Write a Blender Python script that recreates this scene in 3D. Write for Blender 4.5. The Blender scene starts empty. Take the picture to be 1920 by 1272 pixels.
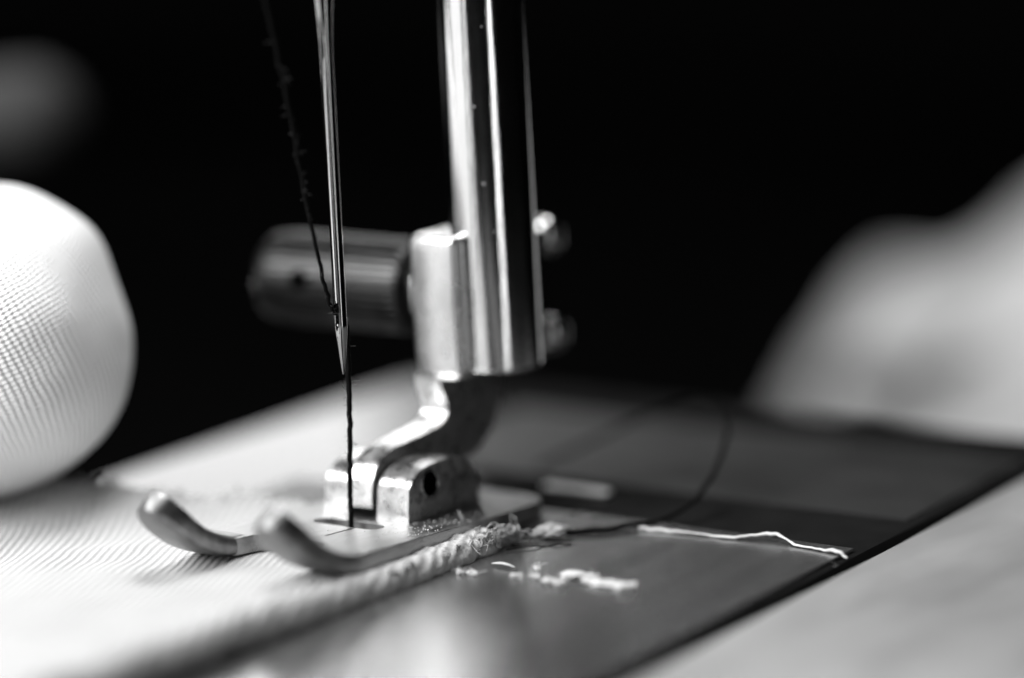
import bpy, bmesh, math, random
from mathutils import Vector, Matrix, noise
random.seed(7)
sc = bpy.context.scene
COL = sc.collection
PI = math.pi
# one Blender unit is one centimetre; X runs across the machine bed, Y from the operator to the back, Z up
sc.unit_settings.system = 'METRIC'
sc.unit_settings.scale_length = 0.01

# ------------------------------------------------------------------ helpers
def link(name, bm, mat, parent=None, smooth=True, angle=38):
    """bm in scene coordinates -> ONE mesh object (as a child its vertices become local to its thing)"""
    bmesh.ops.recalc_face_normals(bm, faces=bm.faces)
    off = Vector((0, 0, 0))
    if parent is not None:
        p = parent
        while p is not None:
            off += p.location
            p = p.parent
        bmesh.ops.translate(bm, verts=bm.verts, vec=-off)
    if smooth:
        lim = math.radians(angle)
        for e in bm.edges:
            e.smooth = not (len(e.link_faces) == 2 and e.calc_face_angle(0) > lim)
        for f in bm.faces:
            f.smooth = True
    me = bpy.data.meshes.new(name)
    bm.to_mesh(me); bm.free()
    o = bpy.data.objects.new(name, me)
    me.materials.append(mat)
    COL.objects.link(o)
    o.parent = parent
    if smooth and angle <= 60:
        wn = o.modifiers.new('even shading', 'WEIGHTED_NORMAL'); wn.keep_sharp = True; wn.weight = 100
    return o

def thing(name, label, cat, loc, group=None):
    o = bpy.data.objects.new(name, None)
    o.empty_display_size = .2
    COL.objects.link(o)
    o.location = loc
    o['label'] = label; o['category'] = cat
    if group: o['group'] = group
    return o

def tag(o, label, cat, group=None, kind=None):
    o['label'] = label; o['category'] = cat
    if group: o['group'] = group
    if kind: o['kind'] = kind
    return o

def bevel_all(bm, w, seg=3, ang=30):
    es = [e for e in bm.edges if len(e.link_faces) == 2 and e.calc_face_angle(0) > math.radians(ang)]
    bmesh.ops.bevel(bm, geom=es, offset=w, segments=seg, profile=.5, affect='EDGES', clamp_overlap=True)

def box(bm, x0, x1, y0, y1, z0, z1):
    vs = [bm.verts.new((x, y, z)) for x in (x0, x1) for y in (y0, y1) for z in (z0, z1)]
    for a in ((0, 1, 3, 2), (4, 6, 7, 5), (0, 4, 5, 1), (2, 3, 7, 6), (0, 2, 6, 4), (1, 5, 7, 3)):
        bm.faces.new([vs[i] for i in a])

def prism_x(bm, prof, x0, x1):
    """closed profile of (y, z) extruded along X"""
    a = [bm.verts.new((x0, y, z)) for y, z in prof]
    b = [bm.verts.new((x1, y, z)) for y, z in prof]
    n = len(prof)
    bm.faces.new(a); bm.faces.new(b[::-1])
    for i in range(n):
        bm.faces.new((a[i], a[(i + 1) % n], b[(i + 1) % n], b[i]))

def prism_z(bm, prof, z0, z1):
    a = [bm.verts.new((x, y, z0)) for x, y in prof]
    b = [bm.verts.new((x, y, z1)) for x, y in prof]
    n = len(prof)
    bm.faces.new(a); bm.faces.new(b[::-1])
    for i in range(n):
        bm.faces.new((a[i], a[(i + 1) % n], b[(i + 1) % n], b[i]))

def catmull(pts, n=10):
    P = [Vector(p) for p in pts]
    P = [P[0] * 2 - P[1]] + P + [P[-1] * 2 - P[-2]]
    out = []
    for i in range(1, len(P) - 2):
        a, b, c, d = P[i - 1:i + 3]
        for k in range(n):
            t = k / n
            out.append(.5 * ((2 * b) + (c - a) * t + (2 * a - 5 * b + 4 * c - d) * t * t + (3 * b - a - 3 * c + d) * t ** 3))
    out.append(P[-2].copy())
    return out

def tube(bm, pts, r, sides=8, flat=1.0):
    """r: number or function of 0..1"""
    rings = []
    n = len(pts)
    up = Vector((.13, .21, .97)).normalized()
    for i, p in enumerate(pts):
        t = (pts[min(i + 1, n - 1)] - pts[max(i - 1, 0)])
        if t.length < 1e-9: t = Vector((0, 0, 1))
        t.normalize()
        a = up - t * up.dot(t)
        if a.length < .05: a = Vector((1, 0, 0)) - t * t.x
        a.normalize(); b = t.cross(a); up = a
        rr = r(i / (n - 1)) if callable(r) else r
        rings.append([bm.verts.new(p + a * (rr * flat * math.cos(2 * PI * k / sides)) + b * (rr * math.sin(2 * PI * k / sides))) for k in range(sides)])
    for i in range(n - 1):
        for k in range(sides):
            bm.faces.new((rings[i][k], rings[i][(k + 1) % sides], rings[i + 1][(k + 1) % sides], rings[i + 1][k]))
    bm.faces.new(rings[0][::-1]); bm.faces.new(rings[-1])

def lathe(bm, prof, origin, axis='Z', seg=64, wob=None):
    """prof: (distance along axis, radius)"""
    o = Vector(origin)
    rings = []
    for s, r in prof:
        ring = []
        for k in range(seg):
            a = 2 * PI * k / seg
            rr = r * (wob(a, s) if wob else 1)
            c, d = rr * math.cos(a), rr * math.sin(a)
            v = {'Z': (c, d, s), 'X': (s, c, d), 'Y': (c, s, d)}[axis]
            ring.append(bm.verts.new(o + Vector(v)))
        rings.append(ring)
    for i in range(len(rings) - 1):
        for k in range(seg):
            bm.faces.new((rings[i][k], rings[i][(k + 1) % seg], rings[i + 1][(k + 1) % seg], rings[i + 1][k]))
    bm.faces.new(rings[0][::-1]); bm.faces.new(rings[-1])

# ------------------------------------------------------------------ materials
def new_mat(name):
    m = bpy.data.materials.new(name); m.use_nodes = True
    nt = m.node_tree
    return m, nt, nt.nodes['Principled BSDF']

def N(nt, t, **kw):
    n = nt.nodes.new(t)
    for k, v in kw.items():
        if k in n.inputs: n.inputs[k].default_value = v
        else: setattr(n, k, v)
    return n

def ramp(nt, src, a, b, c0, c1):
    r = nt.nodes.new('ShaderNodeMapRange')
    r.inputs['From Min'].default_value = a; r.inputs['From Max'].default_value = b
    r.inputs['To Min'].default_value = c0; r.inputs['To Max'].default_value = c1
    nt.links.new(src, r.inputs['Value'])
    return r.outputs['Result']

def grey(nt, val_out, sock):
    c = nt.nodes.new('ShaderNodeCombineColor')
    for k in range(3): nt.links.new(val_out, c.inputs[k])
    nt.links.new(c.outputs[0], sock)

def metal(name, base=(.5, .6), rough=(.18, .3), scale=(6, 6, 6), bump=.0, bscale=120, fine=None, speck=0, aniso=0):
    m, nt, b = new_mat(name)
    b.inputs['Metallic'].default_value = 1
    tc = N(nt, 'ShaderNodeTexCoord'); mp = N(nt, 'ShaderNodeMapping')
    mp.inputs['Scale'].default_value = scale
    nt.links.new(tc.outputs['Object'], mp.inputs['Vector'])
    n1 = N(nt, 'ShaderNodeTexNoise', Scale=1.0, Detail=6, Roughness=.6)
    nt.links.new(mp.outputs[0], n1.inputs['Vector'])
    grey(nt, ramp(nt, n1.outputs['Fac'], .3, .7, base[0], base[1]), b.inputs['Base Color'])
    nt.links.new(ramp(nt, n1.outputs['Fac'], .3, .7, rough[0], rough[1]), b.inputs['Roughness'])
    if aniso:
        b.inputs['Anisotropic'].default_value = aniso
        tg = N(nt, 'ShaderNodeTangent', direction_type='RADIAL', axis='Z')
        nt.links.new(tg.outputs[0], b.inputs['Tangent']); b.inputs['Anisotropic Rotation'].default_value = .25
    if bump:
        n2 = N(nt, 'ShaderNodeTexNoise', Scale=bscale, Detail=3, Roughness=.6)
        if fine:
            mp2 = N(nt, 'ShaderNodeMapping'); mp2.inputs['Scale'].default_value = fine
            nt.links.new(tc.outputs['Object'], mp2.inputs['Vector']); nt.links.new(mp2.outputs[0], n2.inputs['Vector'])
        else:
            nt.links.new(tc.outputs['Object'], n2.inputs['Vector'])
        bp = N(nt, 'ShaderNodeBump', Strength=bump, Distance=.01)
        nt.links.new(n2.outputs['Fac'], bp.inputs['Height'])
        nt.links.new(bp.outputs[0], b.inputs['Normal'])
    return m

def plain(name, base, rough=.5, spec=.5, var=.0, scale=5, coat=0):
    m, nt, b = new_mat(name)
    b.inputs['Roughness'].default_value = rough
    b.inputs['Specular IOR Level'].default_value = spec
    b.inputs['Coat Weight'].default_value = coat
    tc = N(nt, 'ShaderNodeTexCoord')
    n1 = N(nt, 'ShaderNodeTexNoise', Scale=scale, Detail=5)
    nt.links.new(tc.outputs['Object'], n1.inputs['Vector'])
    grey(nt, ramp(nt, n1.outputs['Fac'], .3, .7, base * (1 - var), base * (1 + var)), b.inputs['Base Color'])
    nt.links.new(ramp(nt, n1.outputs['Fac'], .3, .7, rough * .85, rough * 1.15), b.inputs['Roughness'])
    return m

def weave(name, base=.8, pitch=.042, strength=.5, dark=.8, yarn_mix=.3, warp_amt=.05):
    """twill cloth on UVs measured in centimetres along the cloth"""
    m, nt, b = new_mat(name)
    b.inputs['Roughness'].default_value = .9
    b.inputs['Specular IOR Level'].default_value = .15
    b.inputs['Sheen Weight'].default_value = .1
    uv = N(nt, 'ShaderNodeUVMap')
    warp = N(nt, 'ShaderNodeTexNoise', Scale=5, Detail=3)
    nt.links.new(uv.outputs[0], warp.inputs['Vector'])
    add = N(nt, 'ShaderNodeVectorMath', operation='MULTIPLY_ADD')
    add.inputs[1].default_value = (warp_amt, warp_amt, 0)
    nt.links.new(warp.outputs['Color'], add.inputs[0]); nt.links.new(uv.outputs[0], add.inputs[2])
    sep = N(nt, 'ShaderNodeSeparateXYZ'); nt.links.new(add.outputs[0], sep.inputs[0])
    def wave(ku, kv):
        a = N(nt, 'ShaderNodeMath', operation='MULTIPLY'); a.inputs[1].default_value = ku
        c = N(nt, 'ShaderNodeMath', operation='MULTIPLY_ADD'); c.inputs[1].default_value = kv
        nt.links.new(sep.outputs[0], a.inputs[0]); nt.links.new(sep.outputs[1], c.inputs[0]); nt.links.new(a.outputs[0], c.inputs[2])
        s = N(nt, 'ShaderNodeMath', operation='SINE'); nt.links.new(c.outputs[0], s.inputs[0])
        h = N(nt, 'ShaderNodeMath', operation='MULTIPLY_ADD'); h.inputs[1].default_value = .5; h.inputs[2].default_value = .5
        nt.links.new(s.outputs[0], h.inputs[0])
        return h.outputs[0]
    k = 2 * PI / pitch
    rib = wave(k * .9, k * .35)
    yarn = wave(-k * .5, k * 1.25)
    mul = N(nt, 'ShaderNodeMath', operation='MULTIPLY_ADD'); mul.inputs[1].default_value = yarn_mix
    nt.links.new(yarn, mul.inputs[0]); nt.links.new(rib, mul.inputs[2])
    fz = N(nt, 'ShaderNodeTexNoise', Scale=70, Detail=3)
    nt.links.new(uv.outputs[0], fz.inputs['Vector'])
    hh = N(nt, 'ShaderNodeMath', operation='MULTIPLY_ADD'); hh.inputs[1].default_value = .5
    nt.links.new(fz.outputs['Fac'], hh.inputs[0]); nt.links.new(mul.outputs[0], hh.inputs[2])
    bp = N(nt, 'ShaderNodeBump', Strength=strength, Distance=.014)
    nt.links.new(hh.outputs[0], bp.inputs['Height']); nt.links.new(bp.outputs[0], b.inputs['Normal'])
    # the twill has pale weft floats and slightly darker warp threads
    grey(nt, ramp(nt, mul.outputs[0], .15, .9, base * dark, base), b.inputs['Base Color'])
    return m

M_bar = metal('turned chrome bar', (.66, .78), (.10, .14), (3, 3, 1.2), .05, 1, (60, 60, 4), aniso=.86)
M_chrome = metal('worn nickel plate', (.48, .74), (.16, .36), (7, 7, 5), .14, 1, (160, 160, 30))
M_rough = metal('rough cast nickel', (.36, .72), (.2, .4), (14, 14, 14), .22, 30)
M_table = plain('black table', .0025, .95, 0, .2, .3)
M_lit_band = plain('painted lit band grey', .014, .5, .15, .25, 1.3)
M_throat = metal('dull throat plate', (.10, .16), (.42, .52), (6, 3, 6), .08, 60)
M_glint = plain('pale painted glint', .5, .5, .4, .1)
M_clamp = metal('polished nickel clamp', (.55, .72), (.22, .32), (6, 6, 4), .06, 1, (90, 90, 14))
M_bore_shade = plain('painted bore shade', .002, .9, 0)
M_lug = metal('dark polished steel', (.34, .4), (.10, .16), (5, 5, 5))
M_knob = metal('dull knurled steel', (.05, .085), (.36, .46), (5, 5, 5), .1, 50)
M_toe = metal('worn toe steel', (.12, .32), (.28, .44), (8, 8, 8), .2, 45)
M_sole = metal('scratched foot steel', (.24, .46), (.26, .46), (14, 3, 6), .26, 1, (120, 30, 60))
M_needle = metal('polished needle steel', (.32, .42), (.06, .1), (20, 20, 3))
M_plate = metal('ground steel plate', (.38, .45), (.24, .27), (9, .5, 3), .08, 1, (300, 7, 7))
M_slide = metal('satin slide plate', (.52, .6), (.40, .46), (2, .5, 2), .03, 1, (160, 60, 60))
M_enamel = plain('black enamel', .010, .06, .06, .2, 3, 0)
M_dark = plain('dark steel shadow gap', .02, .5, .4)
M_thread = plain('black thread', .004, .8, .05, .3, 30)
M_white = plain('white thread', .55, .7, .3, .08, 20)
M_lint = plain('pale lint', .5, .95, .1, .15, 20)
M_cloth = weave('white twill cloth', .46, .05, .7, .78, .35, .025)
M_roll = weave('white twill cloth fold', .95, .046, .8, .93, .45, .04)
M_fray = plain('frayed cotton ends', .32, .95, .1, .2, 12)
M_fray2 = plain('white nap', .62, .95, .1, .1, 12)
M_bgcloth = plain('pale grey cloth', .5, .95, .1, .06, 1)
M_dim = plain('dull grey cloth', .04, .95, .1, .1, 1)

M_slide.node_tree.nodes['Principled BSDF'].inputs['Metallic'].default_value = .9
M_plate.node_tree.nodes['Principled BSDF'].inputs['Metallic'].default_value = .96
# ------------------------------------------------------------------ machine bed
tbl = bmesh.new(); box(tbl, -60, 60, -40, 60, -5.0, -4.5)
link('table_top', tbl, M_table)['kind'] = 'structure'
bed = thing('machine_bed', 'black enamelled sewing machine bed with inlaid steel plates under the presser foot', 'machine bed', (0, 0, -4.5))
bm = bmesh.new(); box(bm, -2.9, 2.80, -9.5, 4.72, -4.5, -.025)
bevel_all(bm, .05, 4); link('enamel_base', bm, M_enamel, bed)
bm = bmesh.new(); box(bm, -1.6, .735, -9.3, 1.48, -.12, -.002)
bevel_all(bm, .012, 2); link('throat_plate', bm, M_throat, bed)
bm = bmesh.new(); box(bm, .75, 2.745, -9.3, 1.50, -.12, 0)
bevel_all(bm, .085, 5); plate = link('needle_plate', bm, M_plate, bed)
bm = bmesh.new(); box(bm, 2.885, 5.02, -9.5, 4.72, -4.5, -.04)
bevel_all(bm, .03, 3); link('slide_plate', bm, M_slide, bed)
bm = bmesh.new(); box(bm, -1.5, 2.7, 2.3, 4.1, -.12, -.018)
bevel_all(bm, .05, 4); link('lit_band_panel', bm, M_lit_band, bed)  # added panel: paler grey paints the lit band between shadows on the bed
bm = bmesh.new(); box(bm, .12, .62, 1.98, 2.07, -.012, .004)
bevel_all(bm, .005, 2); link('painted_glint', bm, M_glint, bed)  # pale strip paints a reflected glint onto the bed

def sway(bm):
    # the bar and what is clamped to it stand about half a degree out of true
    for v in bm.verts:
        k = (v.co.z - .97) * -.011
        v.co.x += .819 * k; v.co.y += .574 * k
    return bm
def pitch(bm):
    # the hinged sole rides up on the cloth in front and touches the plate behind
    for v in bm.verts: v.co.z -= .069 * (v.co.y + .45)
    return bm
# ------------------------------------------------------------------ presser bar
BX, BY, BR = .28, 1.32, .28
bar = thing('presser_bar', 'upright round chrome bar standing behind the needle, holding the presser foot', 'presser bar', (BX, BY, .97))
bm = bmesh.new()
lathe(bm, [(.97, BR - .03), (.98, BR - .012), (1.0, BR), (3, BR), (8, BR)], (BX, BY, 0), 'Z', 96)
link('rod', sway(bm), M_bar, bar)

# ------------------------------------------------------------------ presser foot
foot = thing('presser_foot_attachment', 'nickel plated presser foot with two upturned toes pressing on the white cloth', 'presser foot', (0, .6, .1))
SB, ST = .118, .228           # sole bottom and top
# sole: plan outline, notch between the toes in front
def rounded(pts, r, n=6):
    out = []
    m = len(pts)
    for i in range(m):
        p = Vector(pts[i]); a = (Vector(pts[i - 1]) - p); b = (Vector(pts[(i + 1) % m]) - p)
        rr = min(r, a.length * .45, b.length * .45)
        A = p + a.normalized() * rr; B = p + b.normalized() * rr
        for k in range(n + 1):
            t = k / n
            q = A * (1 - t) ** 2 + p * 2 * t * (1 - t) + B * t * t
            out.append((q.x, q.y))
    return out
sole_out = rounded([(-.62, -.80), (-.29, -.80), (-.27, -.50), (.27, -.50), (.29, -.80), (.62, -.80), (.62, .9), (.56, 1.44), (-.52, 1.44), (-.58, .9)], .24)
slot = [(-.18, -.07), (.10, -.07), (.102, -.36), (.118, -.36), (.12, -.07), (.18, -.07)]
slot += [(.18 + .08 * math.sin(a), .01 - .08 * math.cos(a)) for a in [PI * k / 8 for k in range(1, 9)]]
slot += [(-.18 - .08 * math.sin(a), .01 + .08 * math.cos(a)) for a in [PI * k / 8 for k in range(0, 8)]]
def plate_with_hole(outer, hole, z0, z1, bev):
    bm = bmesh.new()
    vo = [bm.verts.new((x, y, z1)) for x, y in outer]; vh = [bm.verts.new((x, y, z1)) for x, y in hole]
    es = [bm.edges.new((vo[i], vo[(i + 1) % len(vo)])) for i in range(len(vo))] + [bm.edges.new((vh[i], vh[(i + 1) % len(vh)])) for i in range(len(vh))]
    bmesh.ops.triangle_fill(bm, edges=es, use_beauty=True)
    r = bmesh.ops.extrude_face_region(bm, geom=list(bm.faces))
    bmesh.ops.translate(bm, verts=[v for v in r['geom'] if isinstance(v, bmesh.types.BMVert)], vec=(0, 0, z0 - z1))
    bmesh.ops.recalc_face_normals(bm, faces=bm.faces)
    es = [e for e in bm.edges if len(e.link_faces) == 2 and e.calc_face_angle(0) > 1.05 and
          not all(abs(v.co.x) < .27 and -.4 < v.co.y < .1 for v in e.verts)]
    bmesh.ops.bevel(bm, geom=es, offset=bev, segments=4, profile=.5, affect='EDGES', clamp_overlap=True)
    return bm
bm = plate_with_hole(sole_out, slot, SB, ST, .04)
sole = link('sole', pitch(bm), M_sole, foot)
# narrow slit running forward from the needle slot is a groove cut: a thin dark inset line
# toes: swept rounded strips that curl upwards
def toe(cx):
    bm = bmesh.new()
    path = []
    for k in range(26):
        t = k / 25
        y = -.62 - .70 * t + .12 * max(0, t - .5) ** 2
        z = (SB + ST) / 2 + .44 * max(0, t - .10) ** 1.8
        path.append((y, z))
    rings = []
    for i, (y, z) in enumerate(path):
        t = i / 25
        a, b = path[max(i - 1, 0)], path[min(i + 1, 25)]
        d = Vector((0, b[0] - a[0], b[1] - a[1])).normalized(); nrm = Vector((0, d.z, -d.y))
        if nrm.z < 0: nrm = -nrm
        w = .163 * (1 if t < .75 else math.sqrt(max(.02, 1 - ((t - .75) / .25) ** 2 * .93)))
        th = .0605 + .018 * t
        ring = []
        for k in range(24):
            q = 2 * PI * k / 24
            c, s = math.cos(q), math.sin(q)
            ex = math.copysign(abs(c) ** .3, c) * w; ez = math.copysign(abs(s) ** .4, s) * th
            ring.append(bm.verts.new(Vector((cx + ex, y, z)) + nrm * ez))
        rings.append(ring)
    for i in range(25):
        for k in range(24):
            bm.faces.new((rings[i][k], rings[i][(k + 1) % 24], rings[i + 1][(k + 1) % 24], rings[i + 1][k]))
    bm.faces.new(rings[-1])
    return link('toe', pitch(bm), M_toe, foot, angle=70)
toe(-.455); toe(.455)

# hinge block: two ears either side of the tongue
ear_prof = [(.23, .205), (.235, .30), (.25, .43), (.29, .485), (.36, .535), (.45, .562), (.57, .578), (.68, .58), (.80, .57), (.89, .537), (.955, .475), (.99, .39), (1.0, .205)]
def ear_round(prof): return prof
hb = bmesh.new(); prism_x(hb, ear_prof, .055, .30); bevel_all(hb, .018, 3, 25)
hinge = link('hinge_block', pitch(hb), M_rough, foot, angle=50)
hb = bmesh.new(); prism_x(hb, ear_prof, -.36, -.165); bevel_all(hb, .018, 3, 25)
link('hinge_ear', pitch(hb), M_rough, foot, angle=50)
# web between the ears closing the groove bottom behind the tongue
# pin bore in the right ear: black disc paints its inner shade, thin rim
bm = bmesh.new()
lathe(bm, [(.302, .068), (.306, .074), (.306, .060), (.302, .056)], (0, .47, .415), 'X', 32)
bm.free()
bm = bmesh.new(); lathe(bm, [(.25, .08), (.3035, .08)], (0, .47, .447), 'X', 40)
pin = link('pin_hole_shade', pitch(bm), M_bore_shade, hinge)
bm = bmesh.new(); tube(bm, [Vector((.302, .47 + .086 * math.cos(2 * PI * k / 40), .447 + .086 * math.sin(2 * PI * k / 40))) for k in range(41)], .007, 6)
link('bore_rim', pitch(bm), M_chrome, hinge)

# shank: tongue between the ears, riser and channel that hugs the bar
sh_prof = [(.205, .25), (.208, .32), (.222, .41), (.26, .49), (.33, .55), (.46, .588), (.62, .603), (.78, .615), (.94, .633), (1.02, .668), (1.045, .72), (1.025, .79), (.985, .87), (.975, .95), (1.66, .95), (1.65, .75), (1.58, .52), (1.38, .38), (1.05, .32), (.95, .25)]
bm = bmesh.new(); prism_x(bm, sh_prof, -.148, .038); bevel_all(bm, .022, 4, 20)
shank = link('shank', bm, M_rough, foot, angle=55)
# upper clamp: block whose front face has softly rounded edges
plan = [(-.12, 1.70)]
for k in range(7): plan.append((-.12 + .05 * (1 - math.cos(PI / 2 * k / 6)), .985 - .05 * math.sin(PI / 2 * k / 6)))
for k in range(1, 12):
    t = k / 12; plan.append((-.07 + .275 * t, .935 - .014 * math.sin(PI * t)))
for k in range(7): plan.append((.205 + .05 * math.sin(PI / 2 * k / 6), .985 - .05 * math.cos(PI / 2 * k / 6)))
plan.append((.255, 1.70))
bm = bmesh.new()
zs = [.935, .938, .945, .96, .985] + [1.0 + .085 * k for k in range(10)] + [1.83, 1.855, 1.87, 1.877, 1.88]
rows = []
for z in zs:
    e = min(z - .935, 1.88 - z); inset = .05 - math.sqrt(max(0, .05 ** 2 - (.05 - min(e, .05)) ** 2))
    bow = .012 * math.sin(PI * (z - .935) / .945)
    rows.append([bm.verts.new((x + (inset if x < .07 else -inset) * min(1, abs(x - .0675) / .1), y + (inset if y < 1.3 else -inset) - (bow if y < 1.1 else 0), z)) for x, y in plan])
n = len(plan)
for a, b in zip(rows, rows[1:]):
    for k in range(n): bm.faces.new((a[k], a[(k + 1) % n], b[(k + 1) % n], b[k]))
bm.faces.new(rows[0][::-1]); bm.faces.new(rows[-1])
clamp = link('clamp', sway(bm), M_clamp, foot, angle=61)
# back strap with two lugs behind the bar
for zc in (1.70, 1.04):
    bm = bmesh.new()
    lathe(bm, [(-.13, .02), (-.125, .055), (-.10, .09), (-.05, .115), (.05, .115), (.10, .09), (.125, .055), (.13, .02)], (.15, 2.13, zc), 'Z', 32)
    link('lug', sway(bm), M_lug, foot)
bm = bmesh.new(); box(bm, -.12, .14, 1.68, 2.12, .95, 1.78); bevel_all(bm, .04, 3)
link('back_strap', sway(bm), M_enamel, foot)

# thumb screw pointing away to the left
TZ = 1.45
screw = bpy.data.objects.new('thumb_screw', None); COL.objects.link(screw); screw.parent = foot
screw.location = Vector((-.12, 1.33, TZ)) - foot.location
kn = lambda a, s: 1 + .06 * (1 if math.sin(a * 36) > 0 else -1)
bm = bmesh.new(); lathe(bm, [(-.35, .275), (-.40, .30), (-1.36, .30), (-1.46, .29), (-1.53, .28), (-1.57, .23), (-1.575, .1), (-1.58, .02)], (-.0, 1.33, TZ), 'X', 352, kn)
link('knob', bm, M_knob, screw, angle=60)
bm = bmesh.new(); lathe(bm, [(-.10, .17), (-.36, .17)], (0, 1.33, TZ), 'X', 40)
link('neck', bm, M_knob, screw)
bm = bmesh.new(); lathe(bm, [(-.12, .25), (-.14, .30), (-.20, .30), (-.22, .25)], (0, 1.33, TZ), 'X', 64); link('collar', bm, M_chrome, screw)
bm = bmesh.new(); lathe(bm, [(-.29, .065), (-.345, .065)], (-1.12, 1.345, TZ + .05), 'Y', 24)
link('cross_hole_shade', bm, M_bore_shade, screw)  # no bore cut: black plug carries the shade of the cross hole

# ------------------------------------------------------------------ needle
NX, NY = .022, .012
needle = thing('sewing_needle', 'slim polished steel needle with an eye near its point, hanging above the foot', 'needle', (0, 0, 1.15))
def needle_mesh():
    bm = bmesh.new()
    seg = 48
    zs = [1.15 + .002, 1.158, 1.17, 1.20, 1.26, 1.34, 1.40, 1.44, 1.455] + [1.46 + .01 * k for k in range(15)] + [1.62, 1.66, 1.7, 1.8, 2.0, 2.3, 2.6, 2.9, 3.1, 3.2, 3.3, 3.4, 3.5, 3.6, 3.7, 3.9, 4.4, 5.2]
    rings = []
    for z in zs:
        if z < 1.5: r = .006 + .034 * min(1, (z - 1.15) / .30) ** .8
        elif z < 3.15: r = .040
        elif z < 3.7: r = .040 + .042 * ((z - 3.15) / .55) ** 1.4
        else: r = .082
        g = 0
        if 1.40 < z < 3.3: g = .022 * min(1, (z - 1.40) / .06) * min(1, (3.3 - z) / .2)
        sc_ = .02 * math.exp(-((z - 1.75) / .22) ** 2) if z > 1.5 else .0
        ring = []
        for k in range(seg):
            a = 2 * PI * k / seg
            rr = r
            d = abs((a - 1.5 * PI + PI) % (2 * PI) - PI)      # groove faces the operator (-Y)
            if d < .42: rr -= g * (1 - (d / .42) ** 4)
            e = abs((a - .5 * PI + PI) % (2 * PI) - PI)       # scarf at the back
            if e < .9: rr -= sc_ * math.cos(e / .9 * PI / 2)
            ring.append(bm.verts.new((rr * math.cos(a), rr * math.sin(a), z)))
        rings.append(ring)
    for i in range(len(rings) - 1):
        for k in range(seg):
            bm.faces.new((rings[i][k], rings[i][(k + 1) % seg], rings[i + 1][(k + 1) % seg], rings[i + 1][k]))
    bm.faces.new(rings[0][::-1]); bm.faces.new(rings[-1])
    # bridge an eye through the blade: remove a few faces front and back and join them
    bm.faces.ensure_lookup_table(); bm.verts.ensure_lookup_table()
    i0 = min(range(len(zs)), key=lambda i: abs(zs[i] - 1.47)); i1 = min(range(len(zs)), key=lambda i: abs(zs[i] - 1.60))
    kf, kb, h = int(seg * .75), int(seg * .25), 3
    front = [(i, k) for i in range(i0, i1) for k in range(kf - h, kf + h)]
    back = [(i, k) for i in range(i0, i1) for k in range(kb - h, kb + h)]
    kill = [bm.faces[i * seg + k % seg] for i, k in front + back]
    loopf = [rings[i0][k] for k in range(kf - h, kf + h + 1)] + [rings[i][kf + h] for i in range(i0 + 1, i1)] + [rings[i1][k] for k in range(kf + h, kf - h - 1, -1)] + [rings[i][kf - h] for i in range(i1 - 1, i0, -1)]
    loopb = [rings[i0][k] for k in range(kb + h, kb - h - 1, -1)] + [rings[i][kb - h] for i in range(i0 + 1, i1)] + [rings[i1][k] for k in range(kb - h, kb + h + 1)] + [rings[i][kb + h] for i in range(i1 - 1, i0, -1)]
    bmesh.ops.delete(bm, geom=kill, context='FACES')
    n = len(loopf)
    for i in range(n):
        bm.faces.new((loopf[i], loopf[(i + 1) % n], loopb[(i + 1) % n], loopb[i]))
    return bm
nb = needle_mesh(); bmesh.ops.translate(nb, verts=nb.verts, vec=(NX, NY, 0))
link('shaft', nb, M_needle, needle, angle=50)

# ------------------------------------------------------------------ threads
def wiggle(pts, amp, f=9.0, seed=0):
    return [p + amp * Vector((noise.noise(Vector((i * .37 * f / 9, seed, 0))), noise.noise(Vector((i * .37 * f / 9, seed, 5))), noise.noise(Vector((i * .37 * f / 9, seed, 9))))) for i, p in enumerate(pts)]
def fuzz(bm, pts, n, ln, r=.0016, seed=1, base=.015):
    rnd = random.Random(seed)
    for _ in range(n):
        p = rnd.choice(pts[1:-1])
        d = Vector((rnd.gauss(0, 1), rnd.gauss(0, 1), rnd.gauss(0, .6))).normalized()
        e = Vector((rnd.gauss(0, 1), rnd.gauss(0, 1), rnd.gauss(0, 1))).normalized()
        L = ln * rnd.uniform(.4, 1.3)
        q = [p + d * base * .5, p + d * (base + L * .3) + e * L * .1, p + d * (base + L * .6) + e * L * .35, p + d * (base + L * .6) + e * L * .75]
        tube(bm, catmull(q, 3), r, 4)
M_fuzz = plain('thread fuzz', .05, .8, .3)
upper = thing('needle_thread', 'black fuzzy thread slanting down into the eye of the needle', 'thread', (0, -.3, 2.4))
up_pts = wiggle(catmull([(-.02, -.62, 4.2), (-.005, -.50, 3.5), (0, -.36, 2.9), (-.005, -.235, 2.3), (-.004, -.10, 1.75), (0, -.045, 1.575), (0, 0, 1.53), (0, .05, 1.50)], 14), .012, 9, 2)
bm = bmesh.new(); tube(bm, up_pts, .0125, 10); link('strand', bm, M_thread, upper)
bm = bmesh.new(); fuzz(bm, up_pts, 110, .035, .0012, seed=4); o = link('fuzz', bm, M_fuzz, upper); o['kind'] = 'stuff'
lower = thing('stitch_thread', 'black thread running straight down from the needle eye into the foot', 'thread', (0, .05, .8))
lo_pts = wiggle(catmull([(0, .05, 1.50), (.002, .085, 1.44), (.003, .088, 1.30), (.0, .083, 1.0), (.002, .064, .7), (.0, .045, .45), (.004, .03, .2), (.0, .02, .06)], 14), .008, 9, 6)
bm = bmesh.new(); tube(bm, lo_pts, .0165, 10); link('strand', bm, M_thread, lower)
bm = bmesh.new(); fuzz(bm, lo_pts, 60, .035, seed=9); o = link('fuzz', bm, M_fuzz, lower); o['kind'] = 'stuff'

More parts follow.
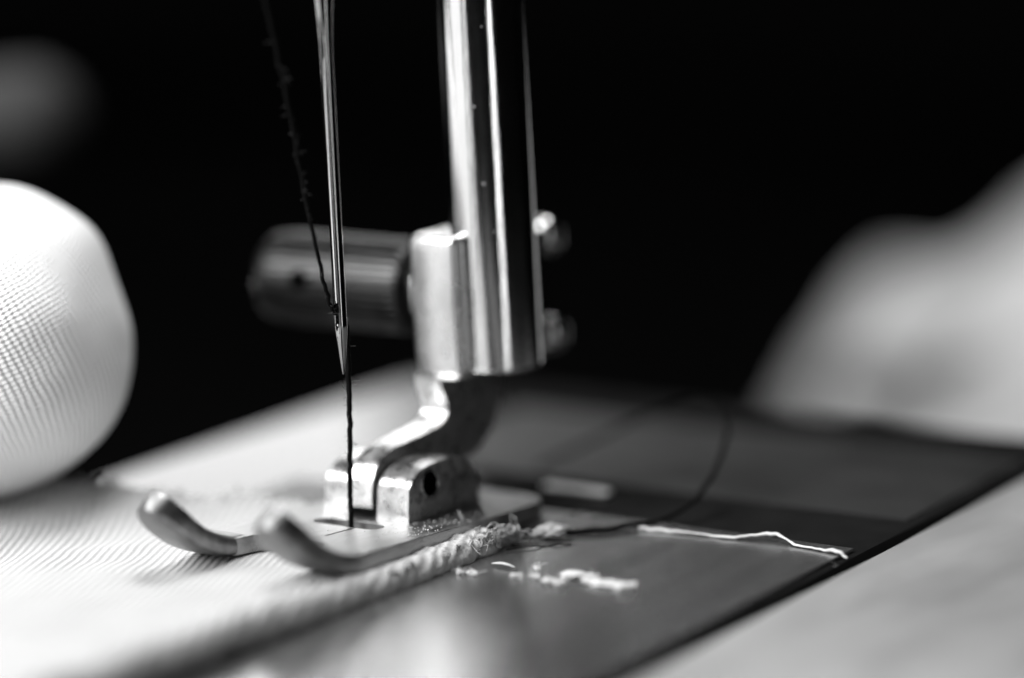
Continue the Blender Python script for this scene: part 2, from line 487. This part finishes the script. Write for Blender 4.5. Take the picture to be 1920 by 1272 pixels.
loop_pts = catmull([(.45, .72, .06), (.79, .88, .03), (1.07, 1.08, .02), (1.36, 1.40, .03), (1.50, 1.72, .13), (1.46, 2.1, .32), (1.30, 2.45, .49), (.9, 2.75, .52), (.4, 2.9, .33), (-.02, 2.72, .12), (-.2, 2.4, .02)], 12)
bm = bmesh.new(); tube(bm, wiggle(loop_pts, .02, 5, 4), .0175, 10); fuzz(bm, loop_pts, 40, .04, seed=12)
tag(link('thread_tail', bm, M_thread), 'loose black thread curling up in a loop behind the foot', 'thread')
wt = catmull([(1.33, 1.29, .012), (1.5, 1.315, .014), (1.72, 1.33, .016), (1.95, 1.345, .014), (2.1, 1.40, .03), (2.22, 1.44, .045), (2.33, 1.41, .03), (2.42, 1.37, .014), (2.6, 1.345, .014), (2.73, 1.33, .02), (2.80, 1.31, -.01)], 8)
bm = bmesh.new(); tube(bm, wiggle(wt, .008, 9, 3), lambda t: .0115 + .005 * math.sin(t * 23) * math.sin(t * 9), 8, .7)
tag(link('white_thread', bm, M_white), 'short pale thread lying across the steel plate up to the joint', 'thread')

# ------------------------------------------------------------------ cloth under the foot
def sm(a, b, t):
    t = max(0, min(1, (t - a) / (b - a))); return t * t * (3 - 2 * t)
def cloth_h(x, y):
    h = .085
    h += .03 * noise.noise(Vector((x * 1.1, y * .9, 3))) * sm(-.2, -1.4, y)
    h += .13 * sm(-1.5, -3.0, x) * sm(-3.0, -.4, y)                    # heap rising to the left
    h += .06 * sm(-1.2, -1.9, x) * (.5 + .5 * math.sin(y * 4 + x * 2)) * sm(-1.5, -.2, y)
    h += .05 * sm(.2, .55, x) * sm(-.4, -1.4, y)                       # thicker towards the hem
    bk = .50 - .72 * sm(-.7, -2.4, x)
    h += (.07 + .05 * noise.noise(Vector((x * 4, 0, 7)))) * math.exp(-((y - bk + .12) / .26) ** 2) * sm(-.7, -1.3, x)
    h += .022 * noise.noise(Vector((x * 3.2, y * 2.4, 11))) * (1 - sm(-.9, -.5, y) * sm(-.7, -.5, x))
    h += .12 * sm(-1.3, -3.2, y) * (.6 + .4 * math.sin(x * 1.3 + 1))
    return h
HEM = .67
def cloth_mesh():
    bm = bmesh.new(); uvl = bm.loops.layers.uv.new('UVMap')
    xs = [-4.2 + (HEM + 4.2) * k / 130 for k in range(131)]
    path = [(x, None, x) for x in xs]
    R = .062
    for k in range(1, 11):
        a = PI * k / 10
        path.append((HEM + R * math.sin(a), R * math.cos(a), HEM + R * a))
    for k in range(1, 8):
        path.append((HEM - .09 * k, -R, HEM + R * PI + .09 * k))
    ys = [-7 + 7.0 * k / 110 for k in range(110)] + [0 + .6 * k / 16 for k in range(17)]
    grid = []
    for y in ys:
        row = []
        for x, dz, u in path:
            back = .50 - .72 * sm(-.7, -2.4, x) + .03 * noise.noise(Vector((x * 5, 0, 0)))
            yy = y if y < -1.5 else -1.5 + (y + 1.5) * (back + 1.5) / 2.1
            xx = x + .03 * noise.noise(Vector((yy * 1.3, 2, 0))) * sm(-.5, .6, x) + .05 * sm(-1, .6, yy) * sm(0, .6, x)
            if dz is None: z = cloth_h(x, yy)
            else: z = cloth_h(HEM, yy) - R + dz + 0
            if u > HEM - .25: z += .028 * noise.noise(Vector((u * 14, yy * 13, 5))); xx += .03 * noise.noise(Vector((u * 9, yy * 9, 8))) * (1 if dz is not None else 0)
            z = max(z, .012)
            row.append((bm.verts.new((xx, yy, z)), (u, y)))
        grid.append(row)
    for j in range(len(grid) - 1):
        for i in range(len(path) - 1):
            q = (grid[j][i], grid[j][i + 1], grid[j + 1][i + 1], grid[j + 1][i])
            f = bm.faces.new([v for v, _ in q])
            for l, (_, t) in zip(f.loops, q): l[uvl].uv = t
    return bm
cloth = thing('cloth', 'white twill cloth lying flat on the bed with a folded hem, gripped by the foot', 'cloth', (-1, -2, 0))
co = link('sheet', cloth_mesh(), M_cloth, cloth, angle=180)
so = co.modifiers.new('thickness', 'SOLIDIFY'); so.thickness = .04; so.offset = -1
# frayed yarn ends along the raw back edge
rnd = random.Random(3)
bm = bmesh.new()
for k in range(420):
    x = rnd.uniform(-3.2, .6)
    back = .50 - .72 * sm(-.7, -2.4, x)
    p = Vector((x, back - .02, cloth_h(x, back) - .01 + rnd.uniform(-.03, .01)))
    L = rnd.uniform(.03, .10)
    d = Vector((rnd.gauss(0, .5), 1, rnd.gauss(.35, .4))).normalized()
    e = Vector((rnd.gauss(0, 1), rnd.gauss(0, .6), rnd.gauss(0, .8)))
    tube(bm, catmull([p, p + d * L * .4, p + d * L * .8 + e * L * .25, p + d * L + e * L * .6], 3), rnd.uniform(.004, .012), 5)
o = link('frayed_edge', bm, M_fray, cloth); o['kind'] = 'stuff'
bm = bmesh.new()
for k in range(520):
    x = rnd.uniform(-3.3, -.75)
    back = .50 - .72 * sm(-.7, -2.4, x) - abs(rnd.gauss(0, .13))
    p = Vector((x, back, cloth_h(x, back) - .005))
    L_ = rnd.uniform(.02, .07)
    d = Vector((rnd.gauss(0, .7), rnd.gauss(.4, .5), abs(rnd.gauss(.5, .4)))).normalized()
    e = Vector((rnd.gauss(0, 1), rnd.gauss(0, .6), rnd.gauss(0, .6)))
    tube(bm, catmull([p, p + d * L_ * .4, p + d * L_ * .8 + e * L_ * .3, p + d * L_ * .8 + e * L_ * .7], 3), rnd.uniform(.003, .009), 5)
o = link('nap', bm, M_fray2, cloth); o['kind'] = 'stuff'
# curly tuft of frayed threads at the corner of the hem, and bumpy overcast yarn along the hem
bm = bmesh.new()
def curl(p, R, turns, drift, r):
    pts = []
    ax = Vector((rnd.gauss(0, 1), rnd.gauss(0, 1), rnd.gauss(0, 1))).normalized()
    a = ax.orthogonal().normalized(); b = ax.cross(a)
    n = int(10 * turns)
    for i in range(n + 1):
        t = i / 10 * 2 * PI
        pts.append(p + (a * math.cos(t) + b * math.sin(t)) * R + drift * (i / n))
    tube(bm, pts, r, 5)
for k in range(120):
    t = rnd.random() ** .8
    y = .22 + .48 * t
    p = Vector((.73 + .07 * t + rnd.gauss(0, .03), y, .03 + rnd.random() * (.07 + .06 * math.sin(t * PI))))
    curl(p, rnd.uniform(.008, .020), rnd.uniform(.9, 2.2), Vector((rnd.gauss(0, .02), rnd.gauss(.01, .03), rnd.gauss(0, .015))), rnd.uniform(.002, .0055))
for k in range(70):
    y = -1.3 + 1.95 * k / 70
    x = HEM + .055 + .05 * sm(-1, .6, y) + rnd.gauss(0, .012)
    curl(Vector((x, y, .07 + rnd.gauss(0, .022))), rnd.uniform(.02, .032), rnd.uniform(.7, 1.2), Vector((0, .02, 0)), rnd.uniform(.008, .013))
o = link('hem_fray', bm, M_fray, cloth); o['kind'] = 'stuff'
bm = bmesh.new()
for k in range(18):
    y = rnd.uniform(-.1, .72)
    p = Vector((HEM + .05 + .05 * sm(-1, .6, y) + rnd.gauss(0, .02), y, .05 + rnd.uniform(0, .07)))
    d = Vector((rnd.gauss(.5, .5), rnd.gauss(.4, .6), rnd.gauss(.1, .3))).normalized() * rnd.uniform(.06, .24)
    e = Vector((rnd.gauss(0, .03), rnd.gauss(0, .03), rnd.gauss(0, .02)))
    q = catmull([p, p + d * .35 + e, p + d * .7 - e * .5, p + d + Vector((0, 0, -.03))], 5)
    for v in q: v.z = max(v.z, .006)
    tube(bm, q, rnd.uniform(.0014, .0028), 5)
o = link('loose_ends', bm, M_fray, cloth); o['kind'] = 'stuff'
bm = bmesh.new()
for pts in ([(.80, .62), (.98, .80), (1.2, 1.0), (1.33, 1.18)], [(.86, .5), (1.0, .68), (1.14, .80)]):
    tube(bm, wiggle(catmull([Vector((a, b, .008)) for a, b in pts], 7), .012, 9, pts[0][1] * 9), .0045, 5)
o = link('stray_dark_threads', bm, M_thread, cloth); o['kind'] = 'stuff'

# ------------------------------------------------------------------ bulging fold of cloth at the left
def fold_mesh(center, axis, R, length, seed, uvs=1.0, wr=.05, nu=160, nv=160, squash=(1, 1, 1)):
    bm = bmesh.new(); uvl = bm.loops.layers.uv.new('UVMap')
    c = Vector(center); ax = Vector(axis).normalized()
    a = Vector((0, 0, 1)) - ax * ax.z; a.normalize(); b = ax.cross(a)
    grid = []
    for i in range(nu + 1):
        s = i / nu
        # profile: rounded nose then a long body
        if s < .5: th = s * 2 * PI / 2; along = -math.cos(th) * R; rad = math.sin(th) * R
        else: along = (s - .5) * 2 * length; rad = R * (1 + .12 * (s - .5) * 2)
        row = []
        for k in range(nv + 1):
            q = 2 * PI * k / nv
            d = a * math.cos(q) * squash[0] + b * math.sin(q) * squash[1]
            kk = k % nv
            qq = 2 * PI * kk / nv
            cr, sr = math.cos(qq) * rad / R, math.sin(qq) * rad / R
            w = 1 + wr * noise.noise(Vector((cr * 1.3, sr * 1.3, along * .8 + seed))) + wr * .25 * noise.noise(Vector((cr * 3, sr * 3, along * 2.4 + seed)))
            p = ax * along * w + d * rad * w
            # the weave runs round the fold like a sheet laid over it from above
            az = math.atan2(p.dot(L), -p.dot(D)) if s < .75 else -1.5 + p.dot(L) * .2
            row.append((c + p, (az * R * uvs, math.asin(max(-1, min(1, p.z / max(p.length, 1e-6)))) * R * 1.1 * uvs)))
        grid.append(row)
    vg = [[bm.verts.new(p) for p, _ in row[:-1]] for row in grid]
    for i in range(nu):
        for k in range(nv):
            idx = ((i, k), (i, k + 1), (i + 1, k + 1), (i + 1, k))
            f = bm.faces.new([vg[ii][kk % nv] for ii, kk in idx])
            for l, (ii, kk) in zip(f.loops, idx): l[uvl].uv = grid[ii][kk][1]
    bmesh.ops.remove_doubles(bm, verts=bm.verts, dist=1e-5)
    return bm
BUNDLE = Vector((-7.66, 5.31, 1.9))
L = Vector((.819, .574, 0)); D = Vector((-.574, .819, 0))
FC = Vector((-2.66, -.48, 1.22))
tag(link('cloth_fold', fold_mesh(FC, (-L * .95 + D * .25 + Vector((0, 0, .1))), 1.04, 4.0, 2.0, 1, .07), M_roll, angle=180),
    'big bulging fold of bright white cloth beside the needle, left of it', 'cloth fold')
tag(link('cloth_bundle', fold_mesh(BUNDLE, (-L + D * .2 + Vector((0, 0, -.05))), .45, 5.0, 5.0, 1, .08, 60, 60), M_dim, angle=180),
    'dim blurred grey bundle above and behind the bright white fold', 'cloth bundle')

# ------------------------------------------------------------------ pale cloth heaped on the bed behind
def poly(pts, t):
    t = max(0, min(.99999, t)) * (len(pts) - 1); i = int(t); f = t - i
    return Vector(pts[i]).lerp(Vector(pts[i + 1]), f)
OUT = [(4.98, -4.5), (5.06, -4.37), (5.2, -3.72), (5.38, -3.2), (5.62, -2.8), (5.9, -2.3), (6.28, -1.96), (6.66, -2.02), (7.08, -2.08), (7.51, -1.87), (7.95, -1.52), (8.43, -1.12), (9.38, -0.32), (10.88, 0.58), (12.88, 0.88), (14.88, -0.12), (16.38, -2.12), (17.38, -4.5)]
def outl(l):
    for (a, h), (b, g) in zip(OUT, OUT[1:]):
        if a <= l <= b: return h + (g - h) * sm(a, b, l) * .5 + (g - h) * (l - a) / (b - a) * .5
    return -4.5
def heap_z(l, t):
    """t: 0 front foot of the heap, 1 back foot"""
    dome = math.sin(PI * max(0, min(1, t))) ** .5
    z = -4.5 + (outl(l) + 4.5) * dome
    return z + .16 * noise.noise(Vector((l * .9, t * 4, 2))) * dome
def heap():
    bm = bmesh.new(); nx, ny = 110, 60; grid = []
    for j in range(ny + 1):
        t = j / ny
        grid.append([bm.verts.new(L * (4.98 + 12.4 * i / nx) + D * (18.4 + 4.6 * t) + Vector((0, 0, max(-4.497, heap_z(4.98 + 12.4 * i / nx, t))))) for i in range(nx + 1)])
    for j in range(ny):
        for i in range(nx):
            bm.faces.new((grid[j][i], grid[j][i + 1], grid[j + 1][i + 1], grid[j + 1][i]))
    return bm
tag(link('cloth_heap', heap(), M_bgcloth, angle=180), 'pale grey cloth heaped out of focus on the table behind the machine bed', 'cloth heap')
bm = bmesh.new()
streak = []
for k in range(9):
    l = 5.2 + 1.9 * k / 8
    zt = -3.25 + .80 * k / 8
    tt = next((q / 400 for q in range(1, 200) if heap_z(l, q / 400) >= zt), .2)
    streak.append(L * l + D * (18.4 + 4.6 * min(tt, .12) - .35) + Vector((0, 0, zt - .06)))
tube(bm, catmull(streak, 5), lambda t: .34 * (1 - .75 * t) * min(1, .3 + t * 8), 14)  # dark tapering tube across the front of the heap
tag(link('streak', bm, M_thread), 'dark blurred cord lying across the pale heaped cloth', 'streak')

# ------------------------------------------------------------------ lint flecks
def fleck(x, y, sx, sy, seed, blobs=4):
    bm = bmesh.new(); r = random.Random(seed)
    for k in range(blobs):
        t = (k + .5) / blobs - .5
        m = bmesh.ops.create_icosphere(bm, subdivisions=2, radius=1)
        rr = r.uniform(.6, 1.1)
        for v in m['verts']:
            w = 1 + .75 * noise.noise(v.co * 2.3 + Vector((seed, k, 0)))
            v.co = Vector((x + t * sx + v.co.x * w * sx / blobs * rr, y + r.gauss(0, sy * .12) + v.co.y * w * sy * .5 * rr,   .014 + v.co.z * w * .02 * rr))
    for k in range(5):
        p = Vector((x + r.uniform(-.5, .5) * sx, y + r.uniform(-.5, .5) * sy, .015))
        d = Vector((r.gauss(0, 1), r.gauss(0, 1), abs(r.gauss(0, .5)))).normalized() * r.uniform(.03, .07)
        e = Vector((r.gauss(0, .02), r.gauss(0, .02), .01))
        tube(bm, catmull([p, p + d * .5 + e, p + d], 4), r.uniform(.0015, .003), 4)
    return bm
FL = [(1.25, .02, .07, .05, 2, 'tiny pale lint speck beside the hem, third from the hem corner'),
      (1.36, .06, .06, .05, 2, 'faint pale lint speck just left of the square crumb'),
      (1.53, .02, .13, .09, 3, 'squarish white lint crumb on the steel plate'),
      (1.60, .20, .20, .12, 4, 'brightest wedge shaped white lint crumb on the steel plate'),
      (1.84, .13, .30, .12, 5, 'largest bean shaped white lint crumb nearest the dark shade'),
      (1.27, .22, .035, .04, 1, 'small round lint dot sitting above the other crumbs'),
      (.98, -.04, .07, .05, 2, 'pale lint speck right against the folded hem'),
      (.90, -.06, .05, .04, 2, 'leftmost faint lint speck touching the hem shadow')]
for i, (x, y, sx, sy, nb, lab) in enumerate(FL):
    tag(link('lint_fleck', fleck(x, y, sx, sy, i + 3, nb), M_lint), lab, 'lint', 'lint flecks on the steel plate')
bm = bmesh.new()
tube(bm, wiggle(catmull([(.97, .17, .02), (1.05, .17, .03), (1.14, .165, .02)], 6), .006, 9, 8), lambda t: .005 * math.sin(PI * (t * .9 + .05)) + .002, 6)
tag(link('fibre', bm, M_white), 'short straight white fibre on the plate below the frayed hem corner', 'fibre')
bm = bmesh.new(); rnd = random.Random(21)
for k in range(26):
    p = Vector((.86 + rnd.random() * .12, .82 + rnd.random() * .14, .03 + rnd.random() * .03))
    d = Vector((.5, .8, 0)) * rnd.uniform(.05, .13) + Vector((rnd.gauss(0, .02), rnd.gauss(0, .02), rnd.gauss(0, .015)))
    tube(bm, catmull([p - d * .5, p + Vector((0, 0, .012)), p + d * .5], 4), rnd.uniform(.004, .011), 5)
tag(link('lint_tuft', bm, M_lint), 'pale leaf shaped lint tuft just behind the frayed hem corner', 'lint tuft')

bm = bmesh.new(); rnd = random.Random(31)
for k in range(260):
    if k < 190: x, y = rnd.uniform(.31, .58), rnd.uniform(-.1, 1.3)
    else: x, y = rnd.uniform(-.5, .5), rnd.uniform(-.45, .2)
    if abs(x) < .27 and abs(y) < .1: continue
    z = ST - .069 * (y + .45) + .001
    m = bmesh.ops.create_icosphere(bm, subdivisions=1, radius=1)
    q = rnd.uniform(.0015, .0055)
    for v in m['verts']: v.co = Vector((x, y, z)) + Vector((v.co.x * q * rnd.uniform(.7, 1.5), v.co.y * q * rnd.uniform(.7, 1.5), v.co.z * q * .8))
for x, y, z, q in ((.28, 1.04, 2.74, .012), (.26, 1.045, 2.6, .008), (.40, 1.06, 2.21, .010), (.36, 1.05, 2.7, .009), (.33, 1.045, 2.45, .006), (.20, 1.05, 3.1, .008), (.45, 1.09, 1.9, .006), (.0, 1.32, 2.85, .012), (.42, 1.08, 3.2, .007), (.15, .965, 1.4, .007), (.05, .965, 1.6, .005)):
    m = bmesh.ops.create_icosphere(bm, subdivisions=1, radius=q)
    for v in m['verts']: v.co = v.co * rnd.uniform(.7, 1.3) + Vector((x, y, z))
tag(link('dust', bm, M_lint), 'pale dust specks strewn over the foot sole and the chrome bar', 'dust', kind='stuff')

# ------------------------------------------------------------------ world, lamps, camera
w = bpy.data.worlds.new('World'); sc.world = w; w.use_nodes = True
bg = w.node_tree.nodes['Background']; bg.inputs[0].default_value = (1, 1, 1, 1); bg.inputs[1].default_value = .0012

def area(name, pos, target, sx, sy, radiance):
    ld = bpy.data.lights.new(name, 'AREA'); ld.shape = 'RECTANGLE'; ld.size = sx; ld.size_y = sy
    ld.energy = radiance * sx * sy * PI
    o = bpy.data.objects.new(name, ld); COL.objects.link(o)
    o.location = pos
    d = Vector(target) - Vector(pos)
    o.rotation_euler = d.to_track_quat('-Z', 'Y').to_euler()
    return o
def lat(l, d, z): return L * l + D * d + Vector((0, 0, z))
area('window_lamp', lat(-18, -8, 19), (-1, 0, 1), 18, 19, 15)
area('overhead_lamp', lat(1, 6, 26), (-1.5, 0, 0), 9, 9, 26)
area('side_window', lat(-30, -14, 1), (0, 0, 1), 30, 20, 1.4)
area('back_softbox', lat(-7.6, 60, 23), (0, 0, 2), 12, 25, 5.2)
area('strip_lamp', lat(11, -24, 0), (BX, BY, 2), 4.2, 22, 2.6)

cam_d = bpy.data.cameras.new('camera'); cam = bpy.data.objects.new('camera', cam_d); COL.objects.link(cam); sc.camera = cam
P_, R_, H_ = math.radians(11), math.radians(2.4), math.radians(55)
rt0 = Vector((math.sin(H_), math.cos(H_), 0)); dp = Vector((-math.cos(H_), math.sin(H_), 0))
fw = dp * math.cos(P_) + Vector((0, 0, -math.sin(P_))); up0 = rt0.cross(fw)
rt = math.cos(R_) * rt0 - math.sin(R_) * up0; up = math.sin(R_) * rt0 + math.cos(R_) * up0
F_ = 5333.33
C_ = -17.78 * (fw + (655 - 960) / F_ * rt - (1040 - 636) / F_ * up)
m = Matrix((rt, up, -fw)).transposed().to_4x4(); m.translation = C_
cam.matrix_world = m
cam_d.lens = 100; cam_d.sensor_width = 36; cam_d.clip_start = .1; cam_d.clip_end = 500
cam_d.dof.use_dof = True; cam_d.dof.focus_distance = 17.5; cam_d.dof.aperture_fstop = .05 / .63

sc.view_settings.view_transform = 'Standard'; sc.view_settings.look = 'None'
sc.view_settings.exposure = 0; sc.view_settings.gamma = 1
sc.render.engine = 'CYCLES'
sc.cycles.use_denoising = True
sc.cycles.max_bounces = 8
sc.cycles.sample_clamp_indirect = 6
